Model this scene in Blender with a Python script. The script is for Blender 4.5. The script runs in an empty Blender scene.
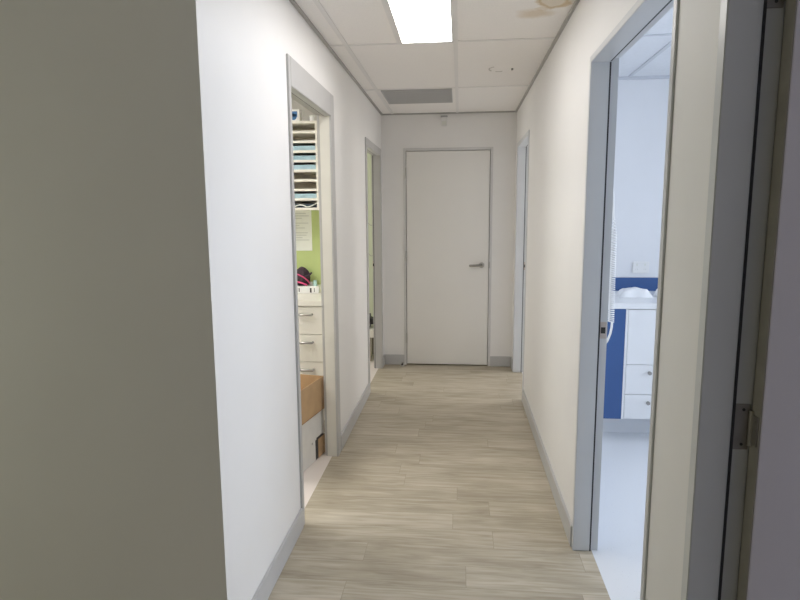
import bpy, bmesh, math, random
from mathutils import Vector, Matrix
random.seed(7)
SC = bpy.context.scene
COL = SC.collection

# ------------------------------------------------------------------ camera
YAW, PITCH, ROLL, FPX = 0.10052, 0.14422, -0.00656, 592.0
CAM_H = 1.4694
def cam_axes():
    cy, sy, cp, sp = math.cos(YAW), math.sin(YAW), math.cos(PITCH), math.sin(PITCH)
    f = Vector((-sy*cp, cy*cp, -sp)); r = Vector((cy, sy, 0)); u = r.cross(f)
    cr, sr = math.cos(ROLL), math.sin(ROLL)
    return cr*r+sr*u, cr*u-sr*r, f
r_, u_, f_ = cam_axes()
cd = bpy.data.cameras.new('camera'); cam = bpy.data.objects.new('camera', cd); COL.objects.link(cam)
cd.sensor_width = 36; cd.lens = FPX*36/800; cd.clip_start = 0.02
M = Matrix.Identity(4)
for i in range(3):
    M[i][0], M[i][1], M[i][2] = r_[i], u_[i], -f_[i]
M[2][3] = CAM_H
cam.matrix_world = M
SC.camera = cam

# ------------------------------------------------------------------ light and exposure
SC.view_settings.view_transform = 'Standard'
SC.view_settings.look = 'None'
SC.view_settings.gamma = 1
SC.view_settings.use_curve_mapping = False
SC.view_settings.exposure = 0.0
SC.cycles.max_bounces = 16; SC.cycles.diffuse_bounces = 10; SC.cycles.glossy_bounces = 4
w = bpy.data.worlds.new('world'); SC.world = w; w.use_nodes = True
w.node_tree.nodes['Background'].inputs[0].default_value = (0.62, 0.76, 1.0, 1)
w.node_tree.nodes['Background'].inputs[1].default_value = 1.0
PANEL = 11.6           # emission of the corridor's LED panel
ROOM_PANEL = 16.5
def area(name, loc, target, sx, sy, power, col, spread=180):
    l = bpy.data.lights.new(name, 'AREA'); l.shape = 'RECTANGLE'; l.size = sx; l.size_y = sy
    l.energy = power; l.color = col; l.spread = math.radians(spread)
    o = bpy.data.objects.new(name, l); COL.objects.link(o); o.location = loc
    o.rotation_euler = (Vector(target)-Vector(loc)).to_track_quat('-Z', 'Y').to_euler()
    return o
area('daylight_treatment_room', (3.52, 2.5, 1.55), (0, 2.5, 1.1), 2.2, 1.3, 31, (0.83, 0.90, 1.0), 110)
area('fill_lobby', (-3.12, 0.65, 1.1), (0, 0.75, 1.0), 1.2, 1.3, 8.6, (0.98, 1.0, 0.80))  # unseen greenish fill added for the dark near wall; no window here
area('fill_side_room', (2.9, 0.2, 1.5), (0.6, 0.9, 1.2), 1.0, 1.2, 9.5, (0.88, 0.86, 1.0))  # added fill, out of view, brightening the nearest frame and open door
area('fill_end_room', (-2.9, 5.6, 1.5), (0, 5.4, 1.2), 1.6, 1.3, 34, (1.0, 0.97, 0.92))  # lamp put in out of sight to even out the corridor's far end
area('fill_far_side_room', (3.3, 5.85, 1.6), (0, 4.5, 1.4), 0.9, 1.2, 37, (1.0, 0.955, 0.90))  # extra unseen lamp lightening the far walls through the right doorway

# ------------------------------------------------------------------ materials
def mat(name, col, rough=0.6, metal=0.0, var=0.03, scale=6.0, bump=0.0, bscale=200, emit=None, spec=0.5):
    m = bpy.data.materials.new(name); m.use_nodes = True
    nt = m.node_tree; b = nt.nodes['Principled BSDF']
    b.inputs['Roughness'].default_value = rough; b.inputs['Metallic'].default_value = metal
    b.inputs['Specular IOR Level'].default_value = spec
    tc = nt.nodes.new('ShaderNodeTexCoord')
    n = nt.nodes.new('ShaderNodeTexNoise'); n.inputs['Scale'].default_value = scale; n.inputs['Detail'].default_value = 4
    nt.links.new(tc.outputs['Object'], n.inputs['Vector'])
    r = nt.nodes.new('ShaderNodeValToRGB')
    r.color_ramp.elements[0].position = 0.3; r.color_ramp.elements[1].position = 0.7
    r.color_ramp.elements[0].color = (*[c*(1-var) for c in col], 1)
    r.color_ramp.elements[1].color = (*[min(1, c*(1+var)) for c in col], 1)
    nt.links.new(n.outputs['Fac'], r.inputs['Fac']); nt.links.new(r.outputs['Color'], b.inputs['Base Color'])
    if bump:
        n2 = nt.nodes.new('ShaderNodeTexNoise'); n2.inputs['Scale'].default_value = bscale
        nt.links.new(tc.outputs['Object'], n2.inputs['Vector'])
        bp = nt.nodes.new('ShaderNodeBump'); bp.inputs['Strength'].default_value = bump; bp.inputs['Distance'].default_value = 0.002
        nt.links.new(n2.outputs['Fac'], bp.inputs['Height']); nt.links.new(bp.outputs['Normal'], b.inputs['Normal'])
    if emit:
        b.inputs['Emission Color'].default_value = (*emit[0], 1); b.inputs['Emission Strength'].default_value = emit[1]
    return m

def mat_planks():
    m = bpy.data.materials.new('vinyl_planks'); m.use_nodes = True
    nt = m.node_tree; N = nt.nodes.new; L = nt.links.new; b = nt.nodes['Principled BSDF']
    tc = N('ShaderNodeTexCoord')
    br = N('ShaderNodeTexBrick'); br.offset = 0.0; br.offset_frequency = 2; br.squash = 1
    for k, v in (('Scale', 1), ('Mortar Size', 0.0011), ('Mortar Smooth', 0.3), ('Bias', 0.0), ('Brick Width', 0.93), ('Row Height', 0.145)):
        br.inputs[k].default_value = v
    br.inputs['Color1'].default_value = (0, 0, 0, 1); br.inputs['Color2'].default_value = (1, 1, 1, 1); br.inputs['Mortar'].default_value = (0.3, 0.3, 0.3, 1)
    sp0 = N('ShaderNodeSeparateXYZ'); L(tc.outputs['Object'], sp0.inputs[0])
    dv = N('ShaderNodeMath'); dv.operation = 'DIVIDE'; dv.inputs[1].default_value = 0.145; L(sp0.outputs[1], dv.inputs[0])
    fl = N('ShaderNodeMath'); fl.operation = 'FLOOR'; L(dv.outputs[0], fl.inputs[0])
    wn = N('ShaderNodeTexWhiteNoise'); wn.noise_dimensions = '1D'; L(fl.outputs[0], wn.inputs['W'])
    sx_ = N('ShaderNodeMath'); sx_.operation = 'MULTIPLY_ADD'; sx_.inputs[1].default_value = 0.93; L(wn.outputs['Value'], sx_.inputs[0]); L(sp0.outputs[0], sx_.inputs[2])
    cb0 = N('ShaderNodeCombineXYZ'); L(sx_.outputs[0], cb0.inputs[0]); L(sp0.outputs[1], cb0.inputs[1])
    L(cb0.outputs[0], br.inputs['Vector'])
    # each plank shifts the grain so that boards do not continue each other
    sep = N('ShaderNodeSeparateXYZ'); L(tc.outputs['Object'], sep.inputs[0])
    sh = N('ShaderNodeMath'); sh.operation = 'MULTIPLY_ADD'; sh.inputs[1].default_value = 17.0
    L(br.outputs['Color'], sh.inputs[0]); L(sep.outputs[0], sh.inputs[2])
    cmb = N('ShaderNodeCombineXYZ'); L(sh.outputs[0], cmb.inputs[0]); L(sep.outputs[1], cmb.inputs[1]); L(br.outputs['Color'], cmb.inputs[2])
    def noise(sx, sy, scale, det, dist):
        mp = N('ShaderNodeMapping'); mp.inputs['Scale'].default_value = (sx, sy, 3)
        L(cmb.outputs[0], mp.inputs[0])
        n = N('ShaderNodeTexNoise'); n.inputs['Scale'].default_value = scale; n.inputs['Detail'].default_value = det; n.inputs['Distortion'].default_value = dist
        L(mp.outputs[0], n.inputs['Vector']); return n
    g1 = noise(1.2, 14, 3.0, 6, 0.9); g2 = noise(2.0, 5, 1.6, 3, 0.4)
    ramp = N('ShaderNodeValToRGB'); e = ramp.color_ramp.elements
    e[0].position = 0.28; e[0].color = (0.275, 0.235, 0.17, 1)
    e[1].position = 0.72; e[1].color = (0.57, 0.52, 0.425, 1)
    mid = e.new(0.5); mid.color = (0.43, 0.38, 0.295, 1)
    a1 = N('ShaderNodeMath'); a1.operation = 'MULTIPLY'; a1.inputs[1].default_value = 0.55; L(g1.outputs['Fac'], a1.inputs[0])
    a2 = N('ShaderNodeMath'); a2.operation = 'MULTIPLY_ADD'; a2.inputs[1].default_value = 0.35; L(g2.outputs['Fac'], a2.inputs[0]); L(a1.outputs[0], a2.inputs[2])
    a3 = N('ShaderNodeMath'); a3.operation = 'MULTIPLY_ADD'; a3.inputs[1].default_value = 0.10; L(br.outputs['Color'], a3.inputs[0]); L(a2.outputs[0], a3.inputs[2])
    L(a3.outputs[0], ramp.inputs['Fac'])
    mx = N('ShaderNodeMixRGB'); mx.blend_type = 'MULTIPLY'; mx.inputs[2].default_value = (0.72, 0.70, 0.66, 1)
    L(br.outputs['Fac'], mx.inputs[0]); L(ramp.outputs[0], mx.inputs[1]); L(mx.outputs[0], b.inputs['Base Color'])
    b.inputs['Roughness'].default_value = 0.55; b.inputs['Specular IOR Level'].default_value = 0.28
    bp = N('ShaderNodeBump'); bp.inputs['Strength'].default_value = 0.12; bp.inputs['Distance'].default_value = 0.001
    L(g1.outputs['Fac'], bp.inputs['Height']); L(bp.outputs[0], b.inputs['Normal'])
    return m

def mat_speckle(name, base, speck, rough):
    m = bpy.data.materials.new(name); m.use_nodes = True
    nt = m.node_tree; N = nt.nodes.new; L = nt.links.new; b = nt.nodes['Principled BSDF']
    tc = N('ShaderNodeTexCoord'); v = N('ShaderNodeTexVoronoi'); v.inputs['Scale'].default_value = 70
    L(tc.outputs['Object'], v.inputs['Vector'])
    n = N('ShaderNodeTexNoise'); n.inputs['Scale'].default_value = 14; L(tc.outputs['Object'], n.inputs['Vector'])
    ad = N('ShaderNodeMath'); ad.operation = 'MULTIPLY_ADD'; ad.inputs[1].default_value = 0.35
    L(n.outputs['Fac'], ad.inputs[0]); L(v.outputs['Distance'], ad.inputs[2])
    r = N('ShaderNodeValToRGB'); r.color_ramp.elements[0].position = 0.16; r.color_ramp.elements[0].color = (*speck, 1)
    r.color_ramp.elements[1].position = 0.34; r.color_ramp.elements[1].color = (*base, 1)
    L(ad.outputs[0], r.inputs['Fac']); L(r.outputs[0], b.inputs['Base Color']); b.inputs['Roughness'].default_value = rough
    return m

def mat_tile():
    # mineral fibre tiles; one brown water stain with a ragged rim
    m = bpy.data.materials.new('ceiling_tile'); m.use_nodes = True
    nt = m.node_tree; N = nt.nodes.new; L = nt.links.new; b = nt.nodes['Principled BSDF']
    tc = N('ShaderNodeTexCoord')
    fine = N('ShaderNodeTexNoise'); fine.inputs['Scale'].default_value = 160; L(tc.outputs['Object'], fine.inputs['Vector'])
    base = N('ShaderNodeValToRGB'); base.color_ramp.elements[0].color = (0.83, 0.81, 0.79, 1); base.color_ramp.elements[1].color = (0.93, 0.905, 0.88, 1)
    L(fine.outputs['Fac'], base.inputs['Fac'])
    wob = N('ShaderNodeTexNoise'); wob.inputs['Scale'].default_value = 9; wob.inputs['Detail'].default_value = 5; L(tc.outputs['Object'], wob.inputs['Vector'])
    last = base.outputs[0]
    for (cx, cy, rx, ry, strength, ring) in ((0.405, 2.78, 0.095, 0.15, 0.8, True), (0.345, 2.985, 0.09, 0.075, 0.45, False)):
        mp = N('ShaderNodeMapping'); mp.inputs['Location'].default_value = (-cx/rx, -cy/ry, 0); mp.inputs['Scale'].default_value = (1/rx, 1/ry, 0)
        L(tc.outputs['Object'], mp.inputs[0])
        ln = N('ShaderNodeVectorMath'); ln.operation = 'LENGTH'; L(mp.outputs[0], ln.inputs[0])
        ad = N('ShaderNodeMath'); ad.operation = 'MULTIPLY_ADD'; ad.inputs[1].default_value = 1.5; L(wob.outputs['Fac'], ad.inputs[0]); L(ln.outputs['Value'], ad.inputs[2])
        rp = N('ShaderNodeValToRGB'); e = rp.color_ramp.elements
        sc = N('ShaderNodeMath'); sc.operation = 'MULTIPLY'; sc.inputs[1].default_value = 0.4; L(ad.outputs[0], sc.inputs[0])
        if ring:
            e[0].position = 0.35; e[0].color = (0.5,)*3+(1,); e[1].position = 0.74; e[1].color = (0, 0, 0, 1)
            p = e.new(0.56); p.color = (0.4,)*3+(1,); p = e.new(0.64); p.color = (1, 1, 1, 1)
        else:
            e[0].position = 0.45; e[0].color = (1, 1, 1, 1); e[1].position = 0.75; e[1].color = (0, 0, 0, 1)
        L(sc.outputs[0], rp.inputs['Fac'])
        k = N('ShaderNodeMath'); k.operation = 'MULTIPLY'; k.inputs[1].default_value = strength; L(rp.outputs[0], k.inputs[0])
        mx = N('ShaderNodeMixRGB'); mx.inputs[2].default_value = (0.54, 0.39, 0.18, 1)
        L(k.outputs[0], mx.inputs[0]); L(last, mx.inputs[1]); last = mx.outputs[0]
    L(last, b.inputs['Base Color']); b.inputs['Roughness'].default_value = 0.9
    bp = N('ShaderNodeBump'); bp.inputs['Strength'].default_value = 0.15; bp.inputs['Distance'].default_value = 0.001
    L(fine.outputs['Fac'], bp.inputs['Height']); L(bp.outputs[0], b.inputs['Normal'])
    return m

WALL = mat('wall_paint', (0.82, 0.81, 0.80), 0.55, var=0.012, scale=3, bump=0.05, bscale=260)
ROOMWALL = mat('room_wall_paint', (0.77, 0.78, 0.80), 0.6, var=0.01)
CREAMWALL = mat('cream_wall_paint', (0.52, 0.55, 0.43), 0.6, var=0.015)
GREEN = mat('lime_wall_paint', (0.46, 0.54, 0.22), 0.55, var=0.04)
DOOR = mat('door_paint', (0.78, 0.765, 0.735), 0.4, var=0.012, scale=2)
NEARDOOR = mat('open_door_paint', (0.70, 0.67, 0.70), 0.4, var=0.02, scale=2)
EDGE = mat('door_edge_timber', (0.33, 0.31, 0.28), 0.55, var=0.08, scale=20)
FRAME = mat('frame_enamel', (0.62, 0.635, 0.65), 0.35, var=0.02)
ARCH = mat('grey_architrave', (0.50, 0.495, 0.49), 0.4, var=0.02)
REVEAL = mat('cream_reveal', (0.70, 0.68, 0.62), 0.45, var=0.02)
SKIRT = mat('grey_skirting', (0.50, 0.50, 0.50), 0.4, var=0.03)
SHADOWLINE = mat('wall_angle_grey', (0.42, 0.41, 0.395), 0.5, var=0.02)
TBAR = mat('tbar_white', (0.78, 0.765, 0.75), 0.45, var=0.01)
TILE = mat_tile()
RTILE = mat('room_ceiling_tile', (0.74, 0.76, 0.79), 0.9, var=0.02, scale=60)
RBAR = mat('room_tbar', (0.58, 0.60, 0.64), 0.5, var=0.02)
PLANK = mat_planks()
SPECK = mat_speckle('white_speckled_vinyl', (0.72, 0.74, 0.77), (0.60, 0.62, 0.66), 0.3)
PINKV = mat_speckle('pale_pink_vinyl', (0.74, 0.68, 0.64), (0.68, 0.62, 0.58), 0.35)
RUBBER = mat('black_seal', (0.03, 0.03, 0.035), 0.6)
STEEL = mat('brushed_steel', (0.52, 0.51, 0.49), 0.35, metal=0.9, var=0.05, scale=40)
HANDLE = mat('satin_handle', (0.36, 0.35, 0.33), 0.35, metal=0.7, var=0.05, scale=40)
BRASS = mat('aged_hinge_metal', (0.33, 0.31, 0.29), 0.4, metal=0.55, var=0.1, scale=30)
DARK = mat('dark_plastic', (0.035, 0.033, 0.035), 0.5)
WHITE = mat('white_plastic', (0.80, 0.80, 0.79), 0.4, var=0.01)
CREAM = mat('cream_laminate', (0.72, 0.70, 0.64), 0.35, var=0.015)
PIGEON = mat('pigeonhole_cream', (0.74, 0.71, 0.64), 0.45, var=0.02)
PIGBACK = mat('pigeonhole_back', (0.66, 0.61, 0.52), 0.7, var=0.05)
LAM = mat('white_laminate', (0.80, 0.81, 0.82), 0.3, var=0.01)
BLUE = mat('royal_blue_laminate', (0.040, 0.100, 0.27), 0.35, var=0.04)
AQUA = mat('aqua_paper', (0.36, 0.51, 0.57), 0.7, var=0.08, scale=30)
NAVY = mat('navy_cover', (0.05, 0.075, 0.10), 0.6, var=0.2, scale=30)
PAPER = mat('paper', (0.74, 0.75, 0.70), 0.8, var=0.02, scale=20)
INK = mat('grey_print', (0.57, 0.58, 0.55), 0.8)
CARDB = mat('brown_cardboard', (0.50, 0.335, 0.185), 0.75, var=0.08, scale=12)
CARDIN = mat('cardboard_inside', (0.34, 0.20, 0.095), 0.8, var=0.08, scale=12)
WBOX = mat('white_cardboard', (0.74, 0.73, 0.70), 0.7, var=0.03, scale=15)
BAG = mat('dark_plum_fabric', (0.045, 0.025, 0.035), 0.8, var=0.3, scale=60)
PINK = mat('pink_strap', (0.62, 0.07, 0.20), 0.6, var=0.1, scale=40)
VENT = mat('vent_grey', (0.44, 0.44, 0.44), 0.5, var=0.02)
MARK = mat('faint_scuff', (0.56, 0.53, 0.50), 0.8)
BLUEMARK = mat('packet_blue', (0.05, 0.17, 0.38), 0.5)
WORN = mat('worn_patch', (0.55, 0.48, 0.44), 0.6, var=0.1, scale=60)
TISSUE = mat('white_tissue', (0.86, 0.87, 0.88), 0.7, var=0.02, scale=30)
TAUPE = mat('taupe_laminate', (0.33, 0.30, 0.25), 0.5, var=0.05)
def mat_emit(name, col, s):
    m = bpy.data.materials.new(name); m.use_nodes = True; nt = m.node_tree
    b = nt.nodes['Principled BSDF']; b.inputs['Base Color'].default_value = (0.9, 0.9, 0.9, 1)
    b.inputs['Emission Color'].default_value = (*col, 1); b.inputs['Emission Strength'].default_value = s
    return m
LED = mat_emit('led_diffuser', (1.0, 0.97, 0.955), PANEL)
LEDC = mat_emit('led_diffuser_work_room', (1.0, 0.985, 0.965), ROOM_PANEL)
GLASS = bpy.data.materials.new('window_glass'); GLASS.use_nodes = True
_b = GLASS.node_tree.nodes['Principled BSDF']; _b.inputs['Transmission Weight'].default_value = 1; _b.inputs['Roughness'].default_value = 0; _b.inputs['IOR'].default_value = 1.02

# ------------------------------------------------------------------ helpers
def box(bm, x0, x1, y0, y1, z0, z1, bev=0.0, rot=None, seg=2):
    g = bmesh.ops.create_cube(bm, size=1.0); vs = g['verts']
    c = Vector(((x0+x1)/2, (y0+y1)/2, (z0+z1)/2))
    for v in vs:
        v.co = Vector((v.co.x*abs(x1-x0), v.co.y*abs(y1-y0), v.co.z*abs(z1-z0))) + c
    if bev:
        es = list({e for v in vs for e in v.link_edges})
        r = bmesh.ops.bevel(bm, geom=es, offset=bev, segments=seg, affect='EDGES', clamp_overlap=True)
        vs = list({v for f in r['faces'] for v in f.verts} | {v for v in vs if v.is_valid})
    if rot:
        ang, piv = rot
        R = Matrix.Rotation(ang, 3, 'Z')
        for v in set(vs):
            v.co = R @ (v.co-Vector(piv)) + Vector(piv)
    return vs
def cyl(bm, p0, p1, r, seg=20, r2=None, bev=0):
    p0, p1 = Vector(p0), Vector(p1); d = p1-p0
    q = d.to_track_quat('Z', 'Y').to_matrix().to_4x4()
    g = bmesh.ops.create_cone(bm, cap_ends=True, segments=seg, radius1=r, radius2=r if r2 is None else r2, depth=d.length)
    bmesh.ops.transform(bm, matrix=Matrix.Translation((p0+p1)/2) @ q, verts=g['verts'])
    return g['verts']
def tube(bm, pts, r, seg=8, closed=False):
    pts = [Vector(p) for p in pts]; rings = []
    n = len(pts); up = None
    for i, p in enumerate(pts):
        t = (pts[(i+1) % n]-pts[i-1]) if closed else (pts[min(i+1, n-1)]-pts[max(i-1, 0)])
        t.normalize()
        if up is None: up = t.orthogonal().normalized()
        up = (up-t*up.dot(t)).normalized(); s = t.cross(up)
        rr = r(i/(n-1)) if callable(r) else r
        rings.append([bm.verts.new(p+rr*(math.cos(a)*up+math.sin(a)*s)) for a in [2*math.pi*k/seg for k in range(seg)]])
    m = n if closed else n-1
    for i in range(m):
        A, B = rings[i], rings[(i+1) % n]
        for k in range(seg):
            bm.faces.new((A[k], A[(k+1) % seg], B[(k+1) % seg], B[k]))
    if not closed:
        bm.faces.new(rings[0][::-1]); bm.faces.new(rings[-1])
def new(): return bmesh.new()
def tag(o, label=None, cat=None, group=None, kind=None):
    if label: o['label'] = label
    if cat: o['category'] = cat
    if group: o['group'] = group
    if kind: o['kind'] = kind
    return o
def wloc(o):
    l = Vector((0, 0, 0))
    while o: l = l+o.location; o = o.parent
    return l
def mk(name, bm, m, parent=None, loc=None, smooth=False):
    org = Vector(loc) if loc else (wloc(parent) if parent else Vector((0, 0, 0)))
    bmesh.ops.recalc_face_normals(bm, faces=bm.faces[:])
    for v in bm.verts: v.co -= org
    me = bpy.data.meshes.new(name); bm.to_mesh(me); bm.free()
    me.materials.append(m)
    if smooth:
        for p in me.polygons: p.use_smooth = True
        me.set_sharp_from_angle(angle=math.radians(38))
    o = bpy.data.objects.new(name, me); COL.objects.link(o)
    if parent: o.parent = parent
    if loc: o.location = org-(wloc(parent) if parent else Vector((0, 0, 0)))
    return o
def empty(name, loc):
    o = bpy.data.objects.new(name, None); COL.objects.link(o); o.location = loc; o.empty_display_size = 0.1
    return o
def B(*a, **k):
    bm = new(); box(bm, *a, **k); return bm
def copy_part(src, parent, dloc):
    c = src.copy(); COL.objects.link(c); c.parent = parent; c.location = src.location+Vector(dloc)
    for ch in list(src.children):
        d = ch.copy(); COL.objects.link(d); d.parent = c
    return c
def struct(o, label, cat): return tag(o, label, cat, kind='structure')

# ------------------------------------------------------------------ room dimensions
XL, XLI = -0.7364, -0.808          # left wall: corridor face, room face
XR, XRI = 0.5108, 0.610            # right wall
YF = 5.666                         # far wall
YC = 1.686                         # near outer corner of the left wall
H = 2.392
HD = 2.05                          # head of the door openings

# floors
bm = new(); box(bm, XL-0.032, 0.588, -2.5, YF+0.60, -0.06, 0); box(bm, -3.2, XL-0.032, -2.5, YC+0.02, -0.06, 0)
struct(mk('floor', bm, PLANK), 'pale greyish wood-look plank flooring along the corridor', 'floor')
struct(mk('floor_work_room', B(-3.2, XL-0.032, YC+0.02, 4.25, -0.06, 0.0), PINKV), 'pale pinkish vinyl floor inside the near left doorway', 'floor')
struct(mk('floor_end_room', B(-3.2, XL-0.032, 4.25, 7.0, -0.06, 0.0), PINKV), 'pale vinyl floor inside the far left doorway', 'floor')
bm = new(); box(bm, 0.588, 3.7, -2.5, 4.5, -0.06, 0.0)
struct(mk('floor_treatment_room', bm, SPECK), 'white speckled vinyl floor inside the right doorway', 'floor')
struct(mk('floor_side_room', B(0.588, 3.7, 4.5, 6.6, -0.06, 0.0), SPECK), 'pale vinyl floor behind the far right doorway', 'floor')

# walls: boxes around the openings
def wall_y(bm, x0, x1, ya, yb, openings):
    y = ya
    for (o0, o1, oz) in openings:
        box(bm, x0, x1, y, o0, 0, H+0.05)
        box(bm, x0, x1, o0, o1, oz, H+0.05)
        y = o1
    box(bm, x0, x1, y, yb, 0, H+0.05)
LA = (2.600, 3.400)      # near left opening
LB = (4.72, 5.50)        # far left opening
RA = (1.562, 2.480)      # right opening
RB = (4.63, 5.45)        # far right opening
RN = (0.42, 1.254)       # nearest right opening, its door standing open
g = 0.024
bm = new(); wall_y(bm, XLI, XL, YC, YF+0.1, [(LA[0]-g, LA[1]+g, 2.023+g), (LB[0]-g, LB[1]+g, 2.005+g)])
struct(mk('wall_left', bm, WALL), 'white left corridor wall with two doorways', 'wall')
bm = new(); wall_y(bm, XR, XRI, -2.5, YF+0.1, [(RN[0]-g, RN[1]+g, HD+g), (RA[0]-g, RA[1]+g, HD+g), (RB[0]-g, RB[1]+g, HD+g)])
struct(mk('wall_right', bm, WALL), 'white right corridor wall with three doorways', 'wall')
DX0, DX1, DZ = -0.503, 0.275, 2.047
bm = new(); box(bm, XL, DX0-0.024, YF, YF+0.1, 0, H+0.05); box(bm, DX1+0.024, XR, YF, YF+0.1, 0, H+0.05); box(bm, DX0-0.024, DX1+0.024, YF, YF+0.1, DZ+0.026, H+0.05)
struct(mk('wall_far', bm, WALL), 'white end wall of the corridor around the closed door', 'wall')
struct(mk('wall_near', B(-3.2, XLI, YC, YC+0.09, 0, H+0.05), WALL), 'shaded grey wall face at the left, ending at the outer corner', 'wall')
struct(mk('wall_cupboard', B(XL, XR, YF+0.5, YF+0.56, 0, H), WALL), 'white wall behind the closed end door', 'wall')
# rooms beyond
struct(mk('wall_work_room', B(-3.2, XLI, 4.2, 4.29, 0, H+0.05), mat('work_room_end_wall', (0.50, 0.485, 0.45), 0.6)), 'end wall of the left work room', 'wall')  # even grey-beige, darker than the corridor wall paint
struct(mk('wall_green', B(-2.2, XLI, 4.1945, 4.1995, 0.918, 1.56), GREEN), 'lime green wall band between worktop and pigeonholes', 'wall')
bm = new(); box(bm, -3.3, -3.2, -2.5, 7.0, 0, H+0.05)
struct(mk('wall_outer_left', bm, CREAMWALL), 'outer wall of the left rooms', 'wall')
bm = new(); box(bm, -3.2, XL-0.0, 6.9, 7.0, 0, H+0.05); box(bm, XLI, XL, YF+0.1, 6.9, 0, H+0.05)
struct(mk('wall_end_room', bm, CREAMWALL), 'pale greenish walls inside the far left doorway', 'wall')
struct(mk('wall_lobby', B(-3.2, 3.6, -2.6, -2.5, 0, H+0.05), WALL), 'wall behind the viewer', 'wall')
YT = 4.39
bm = new(); box(bm, XRI, 3.6, YT, YT+0.09, 0, H+0.05)
struct(mk('wall_partition', B(XRI, 3.6, 1.31, 1.40, 0, H+0.05), ROOMWALL), 'partition between the two nearer right rooms', 'wall')
struct(mk('wall_treatment_room', bm, ROOMWALL), 'pale blue-white walls of the right treatment room', 'wall')
bm = new(); box(bm, XRI, 3.6, 6.5, 6.6, 0, H+0.05); box(bm, XR, XRI, YF+0.1, 6.5, 0, H+0.05)
struct(mk('wall_side_room', bm, ROOMWALL), 'walls of the room behind the far right doorway', 'wall')
# outer right wall with the treatment room window
bm = new(); box(bm, 3.6, 3.7, -2.5, 1.45, 0, H+0.05); box(bm, 3.6, 3.7, 3.65, 6.6, 0, H+0.05)
box(bm, 3.6, 3.7, 1.45, 3.65, 0, 0.9); box(bm, 3.6, 3.7, 1.45, 3.65, 2.2, H+0.05)
struct(mk('wall_outer_right', bm, ROOMWALL), 'outer wall of the right rooms with a window', 'wall')
w1 = empty('window_1', (3.62, 2.55, 0.9)); struct(w1, 'window of the right treatment room', 'window')
bm = new()
for (a, b, c, d) in ((1.45, 1.5, 0.9, 2.2), (3.6, 3.65, 0.9, 2.2), (2.525, 2.575, 0.95, 2.15), (1.5, 3.6, 0.9, 0.95), (1.5, 3.6, 2.15, 2.2)):
    box(bm, 3.60, 3.66, a, b, c, d)
mk('window_frame', bm, WHITE, w1)
bm = new(); box(bm, 3.63, 3.636, 1.5, 2.525, 0.95, 2.15); box(bm, 3.63, 3.636, 2.575, 3.6, 0.95, 2.15)
mk('pane', bm, GLASS, w1)

# ceilings
struct(mk('ceiling', (lambda bm: (box(bm, XL, XR, -2.5, YF+0.60, H, H+0.06), box(bm, -3.2, XL, -2.5, YC, H, H+0.06), bm)[2])(new()), TILE),
       'off-white tiled corridor ceiling with a brown water stain', 'ceiling')
bm = new()
for x in (-0.63, -0.03): box(bm, x-0.012, x+0.012, -2.5, YF, H-0.004, H+0.002)
for y in (4.57, 3.382, 2.185, 0.98, -0.22, -1.42): box(bm, XL, XR, y-0.012, y+0.012, H-0.0035, H+0.002)
box(bm, -0.348, -0.324, 2.185, 3.382, H-0.0038, H+0.002)
struct(mk('trim_1', bm, TBAR), 'white T-bar grid of the corridor ceiling', 'ceiling grid')
bm = new()
box(bm, XL, XL+0.015, YC, YF, H-0.012, H+0.002); box(bm, XR-0.015, XR, -2.5, YF, H-0.012, H+0.002); box(bm, XL, XR, YF-0.015, YF, H-0.012, H+0.002)
box(bm, -3.2, XL+0.015, YC-0.015, YC, H-0.012, H+0.002)
struct(mk('trim_2', bm, SHADOWLINE), 'dark grey wall angle around the corridor ceiling', 'ceiling trim')
struct(mk('ceiling_work_room', B(-3.2, XLI, YC+0.09, 4.2, H, H+0.06), TBAR), 'ceiling of the left work room', 'ceiling')
struct(mk('ceiling_end_room', B(-3.2, XLI, 4.29, 6.9, H, H+0.06), TBAR), 'ceiling of the far left room', 'ceiling')
struct(mk('ceiling_treatment_room', (lambda bm: (box(bm, XRI, 3.6, 1.4, YT, H, H+0.06), bm)[1])(new()), RTILE), 'pale tiled ceiling of the right treatment room', 'ceiling')
bm = new()
for x in (1.15, 1.75, 2.35, 2.95): box(bm, x-0.012, x+0.012, 1.4, YT, H-0.005, H+0.002)
for y in (3.39, 2.19): box(bm, XRI, 3.6, y-0.012, y+0.012, H-0.0045, H+0.002)
box(bm, XRI, 3.6, YT-0.022, YT, H-0.018, H+0.002)
struct(mk('trim_3', bm, RBAR), 'grey T-bar grid of the treatment room ceiling', 'ceiling grid')
struct(mk('ceiling_side_room', (lambda bm: (box(bm, XRI, 3.6, -2.5, 1.31, H, H+0.06), box(bm, XRI, 3.6, YT+0.09, 6.5, H, H+0.06), bm)[2])(new()), RTILE), 'ceilings of the other rooms on the right', 'ceiling')

# skirting boards
def skirt_profile(bm, axis, face, sgn, a, b, h=0.10, t=0.012):
    if axis == 'y': box(bm, min(face, face+sgn*t), max(face, face+sgn*t), a, b, 0, h, bev=0.003)
    else: box(bm, a, b, min(face, face+sgn*t), max(face, face+sgn*t), 0, h, bev=0.003)
bm = new(); skirt_profile(bm, 'y', XL, 1, YC, LA[0]-0.036); skirt_profile(bm, 'y', XL, 1, 3.481, 4.665); skirt_profile(bm, 'y', XL, 1, 5.56, YF)
struct(mk('baseboard_left', bm, SKIRT), 'grey skirting board along the left corridor wall', 'skirting board')
bm = new(); skirt_profile(bm, 'y', XR, -1, 2.506, 4.596); skirt_profile(bm, 'y', XR, -1, 1.288, 1.536); skirt_profile(bm, 'y', XR, -1, 5.485, YF)
struct(mk('baseboard_right', bm, SKIRT), 'grey skirting board along the right corridor wall', 'skirting board')
bm = new(); skirt_profile(bm, 'x', YF, -1, XL+0.012, DX0-0.028); skirt_profile(bm, 'x', YF, -1, DX1+0.028, XR-0.012)
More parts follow.
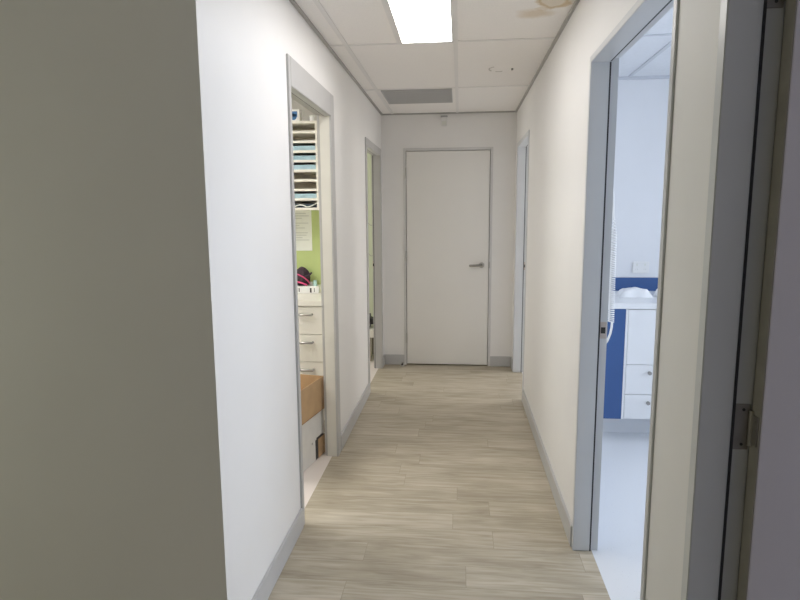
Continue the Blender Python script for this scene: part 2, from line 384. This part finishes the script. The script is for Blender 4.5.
struct(mk('baseboard_far', bm, SKIRT), 'grey skirting board either side of the end door', 'skirting board')
bm = new(); skirt_profile(bm, 'x', YC, -1, -3.2, XL)
struct(mk('baseboard_near', bm, SKIRT), 'grey skirting board under the shaded near wall', 'skirting board')
bm = new(); skirt_profile(bm, 'y', XRI, 1, 2.53, YT); skirt_profile(bm, 'x', YT, -1, XRI+0.012, 3.6)
struct(mk('baseboard_treatment_room', bm, SPECK), 'coved vinyl skirting in the right treatment room', 'skirting board')

# ------------------------------------------------------------------ door frames
def rebated_frame(name, label, y0, y1, xf, xi, zh, m1, m2, lip=0.034, seal=True, back=0.004, split=0.066):
    """steel frame in a side wall: outer section, seal, recessed door rebate; s points from the corridor into the room"""
    s = 1 if xi > xf else -1
    root = empty(name, (xf, (y0+y1)/2, 0)); struct(root, label, 'doorway')
    def X(a, b): return (min(xf+s*a, xf+s*b), max(xf+s*a, xf+s*b))
    T = abs(xi-xf)
    x1 = X(-0.005, split); x2 = X(split, T+back); xs = X(split+0.0005, split+0.006)
    for nm, (ya, yb, yr, ysl) in {'jamb': (y0-0.022, y0, y0-0.012, -1), 'jamb ': (y1, y1+0.022, y1+0.012, 1)}.items():
        bm = new(); box(bm, *x1, ya, yb, 0, zh+0.022, bev=0.003)
        lo, hi = (ya, yr) if ysl < 0 else (yr, yb)
        box(bm, *x2, lo, hi, 0, zh+0.022)
        # face lip over the wall
        la, lb = (y0-lip, y0) if ysl < 0 else (y1, y1+lip)
        box(bm, *X(-0.006, 0.0), la, lb, 0, zh+lip, bev=0.002)
        j = mk('jamb', bm, m1, root)
        if seal:
            a, b = (yr, y0-0.002) if ysl < 0 else (y1+0.002, yr)
            mk('seal', B(*xs, a, b, 0, zh), RUBBER, j)
    bm = new(); box(bm, *x1, y0, y1, zh, zh+0.022, bev=0.0015); box(bm, *x2, y0, y1, zh+0.012, zh+0.022)
    box(bm, *X(-0.006, 0.0), y0, y1, zh, zh+lip, bev=0.002)
    hd = mk('head', bm, m1, root)
    if seal: mk('seal', B(*xs, y0, y1, zh+0.002, zh+0.012), RUBBER, hd)
    return root
def strike(root, x, y, z, worn=True):
    p = mk('strike_plate', B(x-0.012, x+0.014, y-0.0015, y+0.001, z-0.035, z+0.035, bev=0.0006), WORN, root)
    mk('latch_slot', B(x-0.009, x+0.009, y-0.003, y, z-0.013, z+0.013), DARK, p)
    return p
d3 = rebated_frame('door_2', 'blue-grey steel door frame open to the bright treatment room', RA[0], RA[1], XR, XRI, HD, FRAME, FRAME, lip=0.026)
strike(d3, 0.597, RA[1]+0.012, 0.985)
d4 = rebated_frame('door_3', 'blue-grey steel frame of the far right doorway', RB[0], RB[1], XR, XRI, HD, FRAME, FRAME)
strike(d4, 0.596, RB[1]+0.012, 0.994)

# left frames: wider grey architraves, cream lining
def lined_frame(name, label, y0, y1, zh, head, wn, wf, m_arch, m_lin):
    root = empty(name, (XL, (y0+y1)/2, 0)); struct(root, label, 'doorway')
    bm = new(); box(bm, XL-0.002, XL+0.009, y0-wn, y0, 0, zh+head, bev=0.002); mk('architrave', bm, m_arch, root)
    bm = new(); box(bm, XL-0.002, XL+0.009, y1, y1+wf, 0, zh+head, bev=0.002); mk('architrave', bm, m_arch, root)
    bm = new(); box(bm, XL-0.002, XL+0.009, y0, y1, zh, zh+head, bev=0.002); mk('architrave_head', bm, m_arch, root)
    for (a, b, c, d) in ((y0-0.022, y0, y0-0.022, y0-0.010), (y1, y1+0.022, y1+0.010, y1+0.022)):
        bm = new(); box(bm, XL-0.059, XL-0.002, a, b, 0, zh+0.022)
        j = mk('jamb', bm, m_lin, root)
        mk('door_rebate', B(XLI-0.004, XL-0.059, c, d, 0, zh+0.022), m_arch, j)
        lo, hi = (d, b-0.002) if b == y0 else (a+0.002, c)
        mk('seal', B(XL-0.0632, XL-0.0595, lo, hi, 0, zh), RUBBER if name == 'door_5' else SHADOWLINE, j)
    bm = new(); box(bm, XL-0.030, XL-0.002, y0, y1, zh, zh+0.022)
    hd = mk('head', bm, m_arch, root)
    mk('door_rebate', B(XLI-0.004, XL-0.030, y0, y1, zh+0.006, zh+0.022), SHADOWLINE, hd)
    mk('seal', B(XL-0.0345, XL-0.0305, y0, y1, zh+0.001, zh+0.0055), RUBBER, hd)
    return root
d4l = lined_frame('door_4', 'grey architrave and cream lining of the near left doorway', LA[0], LA[1], 2.020, 0.124, 0.036, 0.081, ARCH, REVEAL)
d5 = lined_frame('door_5', 'grey frame of the far left doorway', LB[0], LB[1], 2.000, 0.062, 0.055, 0.06, ARCH, ARCH)
strike(d5, -0.800, LB[1]+0.010, 0.997)

# closed end door
d1 = empty('door_1', ((DX0+DX1)/2, YF, 0)); struct(d1, 'closed off-white flush door at the end of the corridor', 'door')
leaf = mk('leaf', B(DX0, DX1, YF-0.004, YF+0.034, 0.012, DZ, bev=0.0015), DOOR, d1)
bm = new()
for (a, b, c, d) in ((DX0-0.028, DX0-0.005, 0, DZ+0.030), (DX1+0.005, DX1+0.028, 0, DZ+0.030), (DX0-0.005, DX1+0.005, DZ+0.005, DZ+0.030)):
    box(bm, a, b, YF-0.010, YF+0.09, c, d, bev=0.0015)
tag(mk('frame', bm, mat('light_grey_frame', (0.62, 0.615, 0.61), 0.4), d1), 'narrow grey metal door frame')
bm = new(); box(bm, DX0-0.005, DX1+0.005, YF+0.04, YF+0.06, 0, DZ+0.005)
mk('door_stop_strip', bm, SHADOWLINE, d1)
hz = 0.985
bm = new(); cyl(bm, (0.210, YF-0.004, hz), (0.210, YF-0.014, hz), 0.026, 28)
rose = mk('rose', bm, STEEL, d1, smooth=True)
bm = new(); cyl(bm, (0.210, YF-0.012, hz), (0.210, YF-0.055, hz), 0.010, 16)
tube(bm, [(0.214, YF-0.052, hz), (0.195, YF-0.055, hz), (0.15, YF-0.056, hz-0.001), (0.11, YF-0.055, hz-0.002), (0.094, YF-0.052, hz-0.003)], 0.0105, 12)
mk('lever_handle', bm, HANDLE, d1, smooth=True)
bm = new(); box(bm, DX1+0.0045, DX1+0.013, YF-0.012, YF+0.01, hz-0.03, hz+0.03)
mk('strike_plate', bm, SHADOWLINE, d1)
bm = new(); cyl(bm, (DX0-0.004, YF-0.014, 1.80), (DX0-0.004, YF-0.014, 1.90), 0.006, 12)
hg = mk('hinge', bm, STEEL, d1, loc=(DX0, YF, 1.80), smooth=True)
for z in (1.02, 0.22): copy_part(hg, d1, (0, 0, z-1.80))

# nearest doorway on the right: frame and a door swung open into the dark room
dn = rebated_frame('door_6', 'dark-looking steel frame and open door nearest the viewer on the right', RN[0], RN[1], XR, XRI, HD, FRAME, FRAME, back=0.004, split=0.0605)
yr = RN[1]+0.012
PX = 0.6225
lf = mk('leaf', B(PX-0.008, PX+0.80, yr-0.042, yr-0.003, 0.012, HD+0.006, bev=0.0015), NEARDOOR, dn)
tag(mk('leaf_edge', B(PX-0.0095, PX-0.0075, yr-0.041, yr-0.004, 0.012, HD+0.006), EDGE, lf), 'beige hinge edge of the open door')
def hinge(z0):
    bm = new(); box(bm, 0.577, 0.611, yr-0.0025, yr+0.0005, z0, z0+0.10, bev=0.001)
    h = mk('hinge', bm, BRASS, dn, loc=(PX, yr, z0))
    bm = new(); cyl(bm, (PX-0.010, yr-0.008, z0+0.012), (PX-0.010, yr-0.008, z0+0.088), 0.0068, 14)
    mk('knuckle', bm, BRASS, h, smooth=True)
    bm = new(); box(bm, PX-0.0125, PX-0.0095, yr-0.036, yr-0.0005, z0+0.018, z0+0.082, bev=0.001)
    for k in (0.03, 0.05, 0.07): cyl(bm, (PX-0.0125, yr-0.028, z0+k), (PX-0.0135, yr-0.028, z0+k), 0.003, 10)
    mk('hinge_plate', bm, BRASS, h)
    bm = new()
    for k in (0.012, 0.088): cyl(bm, (0.597, yr-0.0025, z0+k), (0.597, yr-0.0036, z0+k), 0.0032, 10)
    mk('screws', bm, DARK, h)
    return h
h1 = hinge(0.970); copy_part(h1, dn, (0, 0, 0.884))

# ------------------------------------------------------------------ ceiling fittings
t = empty('ceiling_light', (-0.178, 2.78, H)); tag(t, 'glowing white rectangular panel light set in the corridor ceiling', 'light')
bm = new()
for a in ((-0.324, -0.316, 2.199, 3.370), (-0.050, -0.042, 2.199, 3.370), (-0.316, -0.050, 2.199, 2.207), (-0.316, -0.050, 3.362, 3.370)): box(bm, *a, H-0.006, H+0.001)
mk('frame', bm, WHITE, t)
mk('diffuser', B(-0.316, -0.050, 2.207, 3.362, H-0.0045, H-0.0005), LED, t)
t = empty('ceiling_vent', (-0.335, 4.87, H)); tag(t, 'grey louvred air vent in the corridor ceiling near the end door', 'vent')
vx0, vx1, vy0, vy1 = -0.600, -0.066, 4.600, 5.135
bm = new()
for a in ((vx0, vx1, vy0, vy0+0.014), (vx0, vx1, vy1-0.014, vy1), (vx0, vx0+0.014, vy0+0.014, vy1-0.014), (vx1-0.014, vx1, vy0+0.014, vy1-0.014)): box(bm, *a, H-0.007, H+0.001, bev=0.001)
mk('frame', bm, VENT, t)
mk('backing', B(vx0+0.014, vx1-0.014, vy0+0.014, vy1-0.014, H-0.0012, H+0.001), SHADOWLINE, t)
y = vy0+0.024; first = None
while y < vy1-0.02:
    if first is None:
        bm = new(); box(bm, vx0+0.014, vx1-0.014, y-0.0065, y+0.0065, H-0.0065, H-0.0035)
        first = mk('louvre', bm, VENT, t); y0_ = y
    else: copy_part(first, t, (0, y-y0_, 0))
    y += 0.0185
# old round cover on a tile: a flush disc ringed by scuffs
t = empty('ceiling_disc', (0.25, 4.03, H)); tag(t, 'faint round cover plate with dark marks, flush on a ceiling tile', 'cover plate')
bm = new(); cyl(bm, (0.25, 4.03, H-0.0014), (0.25, 4.03, H), 0.080, 40, r2=0.086); mk('plate', bm, TILE, t, smooth=True)
bm = new()
def arc(a0, a1, r, w_):
    pts = [(0.25+r*math.cos(math.radians(a)), 4.03+r*math.sin(math.radians(a)), H-0.0012) for a in range(a0, a1+1, 5)]
    tube(bm, pts, w_, 6)
arc(140, 235, 0.070, 0.0035); arc(75, 110, 0.072, 0.003)
mk('scuff_ring', bm, MARK, t)
bm = new(); cyl(bm, (0.328, 4.03, H-0.012), (0.328, 4.03, H-0.001), 0.007, 12); mk('screw_head', bm, HANDLE, t)
# motion detector on the end wall
t = empty('motion_detector', (-0.147, YF, 2.27)); tag(t, 'small white detector high on the wall above the closed door', 'detector')
bm = new(); box(bm, -0.178, -0.122, YF-0.038, YF-0.001, 2.268, 2.348, bev=0.009, seg=3); mk('body', bm, WHITE, t, smooth=True)
bm = new(); box(bm, -0.182, -0.118, YF-0.026, YF-0.001, 2.350, 2.364, bev=0.003); mk('bracket', bm, VENT, t)
bm = new(); box(bm, -0.170, -0.130, YF-0.0405, YF-0.036, 2.278, 2.312, bev=0.003); mk('lens', bm, PAPER, t)
# door stop on the floor
t = empty('door_stop', (-0.545, 5.60, 0)); tag(t, 'small round rubber-tipped stop on the floor by the end door frame', 'door stop')
bm = new(); cyl(bm, (-0.545, 5.60, 0.0), (-0.545, 5.60, 0.008), 0.020, 20); cyl(bm, (-0.545, 5.60, 0.008), (-0.545, 5.60, 0.036), 0.013, 20); mk('post', bm, STEEL, t, smooth=True)
bm = new(); cyl(bm, (-0.545, 5.586, 0.024), (-0.545, 5.570, 0.024), 0.009, 16); mk('rubber_tip', bm, DARK, t, smooth=True)

# ------------------------------------------------------------------ left work room
ld = empty('ceiling_light', (-2.0, 3.0, H)); tag(ld, 'panel light in the left work room, out of sight', 'light')
mk('frame', B(-2.33, -1.67, 2.37, 3.63, H-0.004, H), WHITE, ld)
mk('diffuser', B(-2.30, -1.70, 2.4, 3.6, H-0.007, H-0.0035), LEDC, ld)
# base cabinet
CF = 3.75
t = empty('drawer_cabinet', (-1.20, 3.97, 0)); tag(t, 'cream base cabinet with bar-handled drawers under the worktop', 'cabinet')
mk('carcass', B(-1.95, XLI-0.002, CF+0.002, 4.198, 0.10, 0.878), CREAM, t)
mk('plinth', B(-1.95, XLI-0.002, CF+0.05, 4.198, 0.0, 0.10), TAUPE, t)
DW = (-1.19, -0.816)
def drawer(z0, z1, hz_):
    bm = new(); box(bm, DW[0], DW[1], CF-0.018, CF+0.001, z0, z1, bev=0.0015)
    d = mk('drawer', bm, CREAM, t, loc=(DW[0], CF, z0))
    bm = new(); tube(bm, [(-1.032, CF-0.018, hz_), (-1.032, CF-0.040, hz_), (-1.028, CF-0.043, hz_), (-0.958, CF-0.043, hz_), (-0.954, CF-0.040, hz_), (-0.954, CF-0.018, hz_)], 0.008, 10)
    mk('handle', bm, HANDLE, d, smooth=True); return d
dd = drawer(0.692, 0.874, 0.824)
for k in (1, 2, 3): copy_part(dd, t, (0, 0, -0.1845*k))
bm = new(); box(bm, -1.945, -1.195, CF-0.018, CF+0.001, 0.105, 0.874, bev=0.0015); mk('door', bm, CREAM, t)
tag(mk('worktop', B(-1.95, XLI-0.001, 3.725, 4.198, 0.879, 0.917, bev=0.003), CREAM), 'cream worktop along the green wall of the left room', 'worktop')
# pigeonholes
SX0, SX1, SY0, SY1, SZ0, SZ1 = -1.42, -0.943, 3.95, 4.192, 1.500, 2.066
NS = 9; PT = (SZ1-SZ0)/NS
t = empty('pigeonhole_unit', (-1.19, 4.1, 1.5)); tag(t, 'cream wall-hung pigeonhole unit with nine slots', 'shelf')
bm = new(); box(bm, SX0, SX0+0.016, SY0, SY1, SZ0, SZ1+0.016); mk('side_panel', bm, PIGEON, t)
bm = new(); box(bm, SX1-0.012, SX1, SY0, SY1, SZ0, SZ1+0.016); mk('side_panel', bm, PIGEON, t)
mk('back_panel', B(SX0, SX1, SY1-0.006, SY1, SZ0, SZ1), PIGBACK, t)
bm = new(); box(bm, SX0+0.016, SX1-0.012, SY0, SY1-0.006, SZ0, SZ0+0.016); sh = mk('shelf', bm, PIGEON, t, loc=(SX0, SY0, SZ0))
for k in range(1, NS+1): copy_part(sh, t, (0, 0, k*PT))
# contents, slot numbers from the top
ordin = {3: 'third', 4: 'fourth', 5: 'fifth', 8: 'eighth', 9: 'bottom'}
def stack(slot, kind, fill):
    z = SZ1-(slot*PT)+0.0165; hgt = (PT-0.0165)*fill
    if kind == 'aqua':
        o = empty('paper_stack', ((SX0+SX1)/2, 4.05, z)); tag(o, 'aqua paper stack in the %s pigeonhole from the top' % ordin[slot], 'paper', 'paper stacks in the pigeonholes')
        n = 5
        bm = new()
        for i in range(n):
            dx = random.uniform(-0.003, 0.003); dy = random.uniform(0, 0.005)
            box(bm, SX0+0.03+dx, SX1-0.016+dx, SY0+0.006+dy, SY1-0.02, z+hgt*i/n, z+hgt*(i+1)/n-0.0004)
        mk('sheets', bm, AQUA, o)
        # ridged dark folder lying on the sheets
        bm = new(); x0, x1 = SX0+0.035, SX1-0.02; rows = []
        for i in range(17):
            u = i/16; x = x0+(x1-x0)*u
            zz = z+hgt+0.0004+0.006*abs(math.sin(u*7+slot))
            rows.append([bm.verts.new((x, SY0+0.05+0.01*math.sin(u*9+slot), zz)), bm.verts.new((x, SY1-0.02, zz+0.004)), bm.verts.new((x, SY1-0.02, z+hgt)), bm.verts.new((x, SY0+0.05, z+hgt))])
        for a, b in zip(rows, rows[1:]):
            for k in range(4): bm.faces.new((a[k], a[(k+1) % 4], b[(k+1) % 4], b[k]))
        bm.faces.new(rows[0]); bm.faces.new(rows[-1][::-1])
        mk('dark_folder', bm, NAVY, o)
    else:
        o = empty('paper_stack', ((SX0+SX1)/2, 4.05, z)); tag(o, 'curled white papers on dark folders in the bottom pigeonhole', 'paper', 'paper stacks in the pigeonholes')
        mk('dark_folder', B(SX0+0.03, SX1-0.016, SY0+0.03, SY1-0.02, z, z+hgt*0.6), NAVY, o)
        for q, (xa, xb, up) in enumerate(((SX0+0.04, SX1-0.19, 0.016), (SX1-0.17, SX1-0.09, 0.018), (SX1-0.085, SX1-0.018, 0.024))):
            bm = new(); rows = []
            for i in range(11):
                u = i/10; x = xa+(xb-xa)*u; zz = z+0.002+up*(u**2 if q != 1 else 4*u*(1-u)*0.7)
                rows.append([bm.verts.new((x, SY0+0.004, zz)), bm.verts.new((x, SY0+0.029, zz)), bm.verts.new((x, SY0+0.029, zz+0.008)), bm.verts.new((x, SY0+0.004, zz+0.006))])
            for a, b in zip(rows, rows[1:]):
                for k in range(4): bm.faces.new((a[k], a[(k+1) % 4], b[(k+1) % 4], b[k]))
            bm.faces.new(rows[0]); bm.faces.new(rows[-1][::-1])
            mk('curled_sheet', bm, PAPER, o)
for s_, f in ((3, 0.62), (4, 0.60), (5, 0.66), (8, 0.64)): stack(s_, 'aqua', f)
stack(9, 'white', 0.9)
zt = SZ1+0.0165
t = empty('packet', (-1.10, 3.99, zt)); tag(t, 'white packet with a blue patch on top of the pigeonholes', 'packet')
mk('carton', B(-1.150, -1.060, 3.965, 4.04, zt, zt+0.078, bev=0.002), WBOX, t)
bm = new(); box(bm, -1.124, -1.076, 3.9635, 3.9655, zt+0.026, zt+0.064, bev=0.0007); cyl(bm, (-1.100, 3.9635, zt+0.028), (-1.100, 3.9655, zt+0.028), 0.020, 20); mk('blue_patch', bm, BLUEMARK, t)
t = empty('tub', (-0.975, 4.0, zt)); tag(t, 'small pale tub at the end of the pigeonhole top', 'tub')
bm = new(); cyl(bm, (-0.985, 4.0, zt), (-0.985, 4.0, zt+0.032), 0.014, 20, r2=0.016); mk('body', bm, WHITE, t, smooth=True)
bm = new(); cyl(bm, (-0.985, 4.0, zt+0.0322), (-0.985, 4.0, zt+0.039), 0.0172, 20); mk('lid', bm, PAPER, t, smooth=True)
# notice on the green wall
t = empty('notice', (-1.16, 4.193, 1.21)); tag(t, 'white printed notice pinned on the lime green wall', 'notice')
mk('sheet', B(-1.26, -1.056, 4.1915, 4.1938, 1.212, 1.500), PAPER, t)
bm = new(); rz = 1.478
for i, wd in enumerate((0.15, 0.17, 0.12, 0.0, 0.165, 0.10, 0.14, 0.0, 0.16, 0.15, 0.12, 0.17)):
    if wd: box(bm, -1.245, -1.245+wd, 4.1908, 4.1915, rz-0.0035, rz+0.0035)
    rz -= 0.0172
mk('printed_lines', bm, INK, t)
# low white tray with dark tags, bag on top
t = empty('tray', (-1.10, 4.13, 0.917)); tag(t, 'low white tray with dark tags at the back of the worktop', 'tray')
mk('body', B(-1.32, -0.985, 4.06, 4.185, 0.9175, 0.968, bev=0.004), WHITE, t)
for i, (x, wd) in enumerate(((-1.143, 0.006), (-1.128, 0.006), (-1.048, 0.012), (-1.018, 0.004))):
    mk('tag', B(x, x+wd, 4.0585, 4.0605, 0.925+0.004*(i % 2), 0.957), DARK, t)
t = empty('pouch', (-1.12, 4.12, 0.968)); tag(t, 'dark plum pouch with a pink strap on the white tray', 'bag')
bm = new(); bmesh.ops.create_uvsphere(bm, u_segments=28, v_segments=18, radius=1)
for v in bm.verts:
    c = v.co.copy(); k = 1+0.05*math.sin(5*c.x+2*c.z)+0.04*math.sin(6*c.y+3*c.x)
    zz = c.z*0.070*k; zz = max(zz, -0.060)
    v.co = Vector((-1.118+c.x*0.064*k, 4.118+c.y*0.048*k, 1.029+zz))
mk('body', bm, BAG, t, smooth=True)
bm = new(); tube(bm, [(-1.165, 4.082, 1.055), (-1.13, 4.064, 1.052), (-1.095, 4.064, 1.035), (-1.065, 4.075, 1.008), (-1.056, 4.09, 0.985)], 0.005, 8)
tube(bm, [(-1.172, 4.085, 0.995), (-1.14, 4.064, 1.000), (-1.10, 4.062, 0.990), (-1.07, 4.072, 0.976)], 0.0065, 8); mk('strap', bm, PINK, t, smooth=True)
bm = new(); tube(bm, [(-1.08, 4.08, 1.035), (-1.055, 4.075, 1.045), (-1.036, 4.08, 1.065)], lambda u: 0.010-0.004*u, 8); mk('pull_tab', bm, BAG, t, smooth=True)
for i, (x, y_, r) in enumerate(((-1.045, 4.09, 0.012), (-1.018, 4.10, 0.014))):
    bm = new(); cyl(bm, (x, y_, 0.9682), (x, y_, 0.9682+0.030+0.01*i), r, 16, r2=r*0.9)
    o = mk('bottle', bm, STEEL if i == 0 else mat('aqua_plastic', (0.45, 0.66, 0.62), 0.4), loc=(x, y_, 0.9682), smooth=True)
    tag(o, 'short silver canister beside the plum pouch' if i == 0 else 'pale aqua canister at the end of the white tray', 'canister', None)
# cartons on the floor inside the doorway
ANG = math.radians(-10.5)
piv = (-0.822, 3.430, 0)
def rb(bm, x0, x1, y0, y1, z0, z1, **k): box(bm, piv[0]+x0, piv[0]+x1, piv[1]+y0, piv[1]+y1, z0, z1, rot=(ANG, piv), **k)
t = empty('white_carton', (-1.0, 3.25, 0)); tag(t, 'white carton on the floor with a dark cut-out, under the brown box', 'box')
bm = new(); rb(bm, -0.36, -0.010, -0.42, 0.03, 0.0015, 0.290, bev=0.003); mk('body', bm, WBOX, t)
bm = new(); rb(bm, -0.0110, -0.0085, -0.108, 0.026, 0.004, 0.128, bev=0.0008)
rb(bm, -0.0110, -0.0085, -0.092, 0.0, 0.125, 0.138, bev=0.0008); mk('cut_out', bm, DARK, t)
bm = new(); rb(bm, -0.0088, -0.0070, -0.072, 0.025, 0.005, 0.122); mk('flap', bm, CARDB, t)
bm = new(); rb(bm, -0.0105, -0.0085, -0.157, -0.149, 0.118, 0.130); mk('staple', bm, HANDLE, t)
t = empty('cardboard_box', (-1.0, 3.25, 0.291)); tag(t, 'open brown cardboard box resting on the white carton', 'box')
bm = new(); z0, z1 = 0.2915, 0.494; th = 0.005
rb(bm, -0.36, 0, -0.44, 0.018, z0, z0+th); mk('base', bm, CARDIN, t)
for (a, b, c, d) in ((-th, 0, -0.44, 0.018), (-0.36, -0.36+th, -0.44, 0.018), (-0.36+th, -th, 0.018-th, 0.018), (-0.36+th, -th, -0.44, -0.44+th)):
    bm = new(); rb(bm, a, b, c, d, z0+th, z1); mk('side_panel', bm, CARDB, t)

# ------------------------------------------------------------------ far left room
t = empty('bench', (-1.15, 5.95, 0)); tag(t, 'low bench with a cream top inside the far left doorway', 'bench')
mk('seat', B(-1.55, -0.845, 5.75, 6.15, 0.245, 0.325, bev=0.006), CREAM, t)
for (x, y_) in ((-1.50, 5.79), (-0.90, 5.79), (-1.50, 6.11), (-0.90, 6.11)):
    mk('leg', B(x-0.02, x+0.02, y_-0.02, y_+0.02, 0, 0.245), TAUPE, t)
mk('rail', B(-1.48, -0.92, 5.80, 5.82, 0.10, 0.244), TAUPE, t)
t = empty('bag', (-1.05, 5.95, 0.325)); tag(t, 'dark bag sitting on the low cream bench', 'bag')
bm = new(); box(bm, -1.25, -0.87, 5.82, 6.02, 0.326, 0.455, bev=0.035, seg=4); mk('body', bm, DARK, t, smooth=True)
bm = new(); tube(bm, [(-1.16, 5.92, 0.45), (-1.15, 5.92, 0.49), (-1.06, 5.92, 0.505), (-0.97, 5.92, 0.49), (-0.96, 5.92, 0.45)], 0.006, 8); mk('carry_handle', bm, DARK, t, smooth=True)
t = empty('coat_hook', (XLI, 5.60, 1.4)); tag(t, 'thin dark wire hooks on the wall inside the far left doorway', 'hook')
x = XLI-0.003
bm = new(); box(bm, x-0.002, x+0.003, 5.585, 5.615, 1.02, 1.50); mk('rail', bm, CREAM, t)
for zc in (1.42, 1.13):
    bm = new(); tube(bm, [(x, 5.60, zc-0.05), (x-0.03, 5.60, zc-0.055), (x-0.055, 5.60, zc-0.03), (x-0.065, 5.60, zc+0.02), (x-0.055, 5.60, zc+0.06)], 0.0035, 8); mk('hook', bm, HANDLE, t, smooth=True)

# ------------------------------------------------------------------ right treatment room
CY = 3.80
t = empty('storage_cabinet', (1.6, 4.1, 0)); tag(t, 'white drawer cabinet with a royal blue end panel', 'cabinet')
mk('carcass', B(0.925, 2.4, CY+0.002, YT-0.002, 0.155, 0.872), LAM, t)
mk('plinth', B(0.925, 2.4, 3.96, YT-0.014, 0.0, 0.155), SPECK, t)
tag(mk('end_panel', B(0.925, 1.042, CY-0.018, CY+0.001, 0.155, 0.870, bev=0.001), BLUE, t), 'royal blue filler panel')
DX = (1.0585, 1.48)
mk('stile', B(1.0425, 1.0565, CY-0.018, CY+0.001, 0.155, 0.870), LAM, t)
def front(z0, z1, kz, nm):
    bm = new(); box(bm, DX[0], DX[1], CY-0.018, CY+0.001, z0, z1, bev=0.0015); d = mk(nm, bm, LAM, t, loc=(DX[0], CY, z0))
    bm = new(); cyl(bm, (1.200, CY-0.018, kz), (1.200, CY-0.03, kz), 0.006, 14); cyl(bm, (1.200, CY-0.03, kz), (1.200, CY-0.040, kz), 0.012, 18); mk('knob', bm, HANDLE, d, smooth=True)
bm = new(); box(bm, DX[0], DX[1], CY-0.018, CY+0.001, 0.516, 0.868, bev=0.0015); mk('drawer_front', bm, LAM, t)
front(0.321, 0.513, 0.465, 'drawer'); front(0.158, 0.318, 0.269, 'drawer')
bm = new(); box(bm, 1.488, 2.395, CY-0.018, CY+0.001, 0.158, 0.868, bev=0.0015); mk('door', bm, LAM, t)
tag(mk('worktop', B(0.915, 2.42, 3.775, YT-0.002, 0.8725, 0.910, bev=0.003), LAM), 'white worktop on the storage cabinet in the right room', 'worktop')
tag(mk('splashback', B(0.915, 2.42, YT-0.012, YT-0.0005, 0.9105, 1.006, bev=0.001), BLUE), 'royal blue splashback strip behind the white worktop', 'splashback')
# power outlet
t = empty('power_outlet', (1.27, YT, 1.08)); tag(t, 'white double power outlet on the wall above the blue splashback', 'power outlet')
ox, oz = 1.294, 1.079
bm = new(); box(bm, ox-0.058, ox+0.058, YT-0.010, YT-0.0005, oz-0.042, oz+0.042, bev=0.004, seg=3); mk('plate', bm, WHITE, t)
for k in (-0.028, 0.028):
    mk('switch', B(ox+k-0.006, ox+k+0.006, YT-0.0125, YT-0.0095, oz+0.012, oz+0.028, bev=0.001), PAPER, t)
    bm = new(); [box(bm, ox+k+a-0.0012, ox+k+a+0.0012, YT-0.0106, YT-0.0095, oz-0.018, oz-0.008) for a in (-0.006, 0.006)]; mk('socket', bm, INK, t)
# rumpled white wipes packs
def rumple(name, label, x0, x1, y0, y1, z0, h, seed):
    rnd = random.Random(seed); bm = new(); nx, ny = 22, 12; top = []; ph = [rnd.uniform(0, 6) for _ in range(4)]
    for j in range(ny+1):
        row = []
        for i in range(nx+1):
            u, v = i/nx, j/ny
            e = (min(1, 6*u, 6*(1-u), 5*v, 5*(1-v)))**0.6
            zz = z0+0.002+h*e*(0.62+0.26*math.sin(math.pi*u)+0.03*math.sin(7*u+ph[0]+3*v)+0.035*math.sin(15*u-6*v+ph[1])+0.015*math.sin(31*u+ph[2]))
            row.append(bm.verts.new((x0+(x1-x0)*u+0.006*math.sin(9*v+ph[3]), y0+(y1-y0)*v+0.006*math.sin(11*u+ph[1]), zz)))
        top.append(row)
    for j in range(ny):
        for i in range(nx): bm.faces.new((top[j][i], top[j][i+1], top[j+1][i+1], top[j+1][i]))
    r = bmesh.ops.extrude_face_region(bm, geom=bm.faces[:])
    for v in [x for x in r['geom'] if isinstance(x, bmesh.types.BMVert)]: v.co.z = z0+0.0006
    return tag(mk(name, bm, TISSUE, loc=((x0+x1)/2, (y0+y1)/2, z0), smooth=True), label, 'packet')
rumple('wipes_packet', 'rumpled white wipes packet on the worktop below the power outlet', 1.068, 1.285, 4.02, 4.17, 0.910, 0.060, 3)
rumple('wipes_packet', 'crumpled white packet beside the larger wipes packet, partly behind the door frame', 1.315, 1.45, 4.05, 4.17, 0.910, 0.06, 5)
# coiled cord beside the door frame
t = empty('coiled_cord', (0.66, 2.72, 1.55)); tag(t, 'white coiled cord hanging just inside the right doorway', 'cord')
bm = new(); box(bm, XRI, XRI+0.018, 2.69, 2.75, 1.62, 1.70, bev=0.004); mk('wall_mount', bm, WHITE, t)
bm = new(); pts = [(0.645, 2.72, 1.63), (0.662, 2.72, 1.60), (0.670, 2.72, 1.55), (0.674, 2.72, 1.48), (0.676, 2.72, 1.44)]
tube(bm, pts, 0.0045, 8); mk('cable', bm, WHITE, t, smooth=True)
bm = new(); pts = []; turns = 46; z0c, z1c = 1.44, 0.98
for i in range(turns*12+1):
    u = i/(turns*12); a = 2*math.pi*turns*u; z = z0c+(z1c-z0c)*(u**0.85)
    rr = 0.012*min(1, u*8+0.2)
    pts.append((0.679+rr*math.cos(a)+0.006*u, 2.72+rr*math.sin(a), z))
tube(bm, pts, 0.0028, 6); mk('coil', bm, WHITE, t, smooth=True)
bm = new(); pts = [(0.690, 2.72, 0.982), (0.689, 2.72, 0.955), (0.684, 2.72, 0.925), (0.674, 2.72, 0.895), (0.660, 2.72, 0.872), (0.648, 2.722, 0.862), (0.640, 2.73, 0.87), (0.634, 2.74, 0.90)]
tube(bm, pts, 0.0055, 8); mk('tail', bm, WHITE, t, smooth=True)
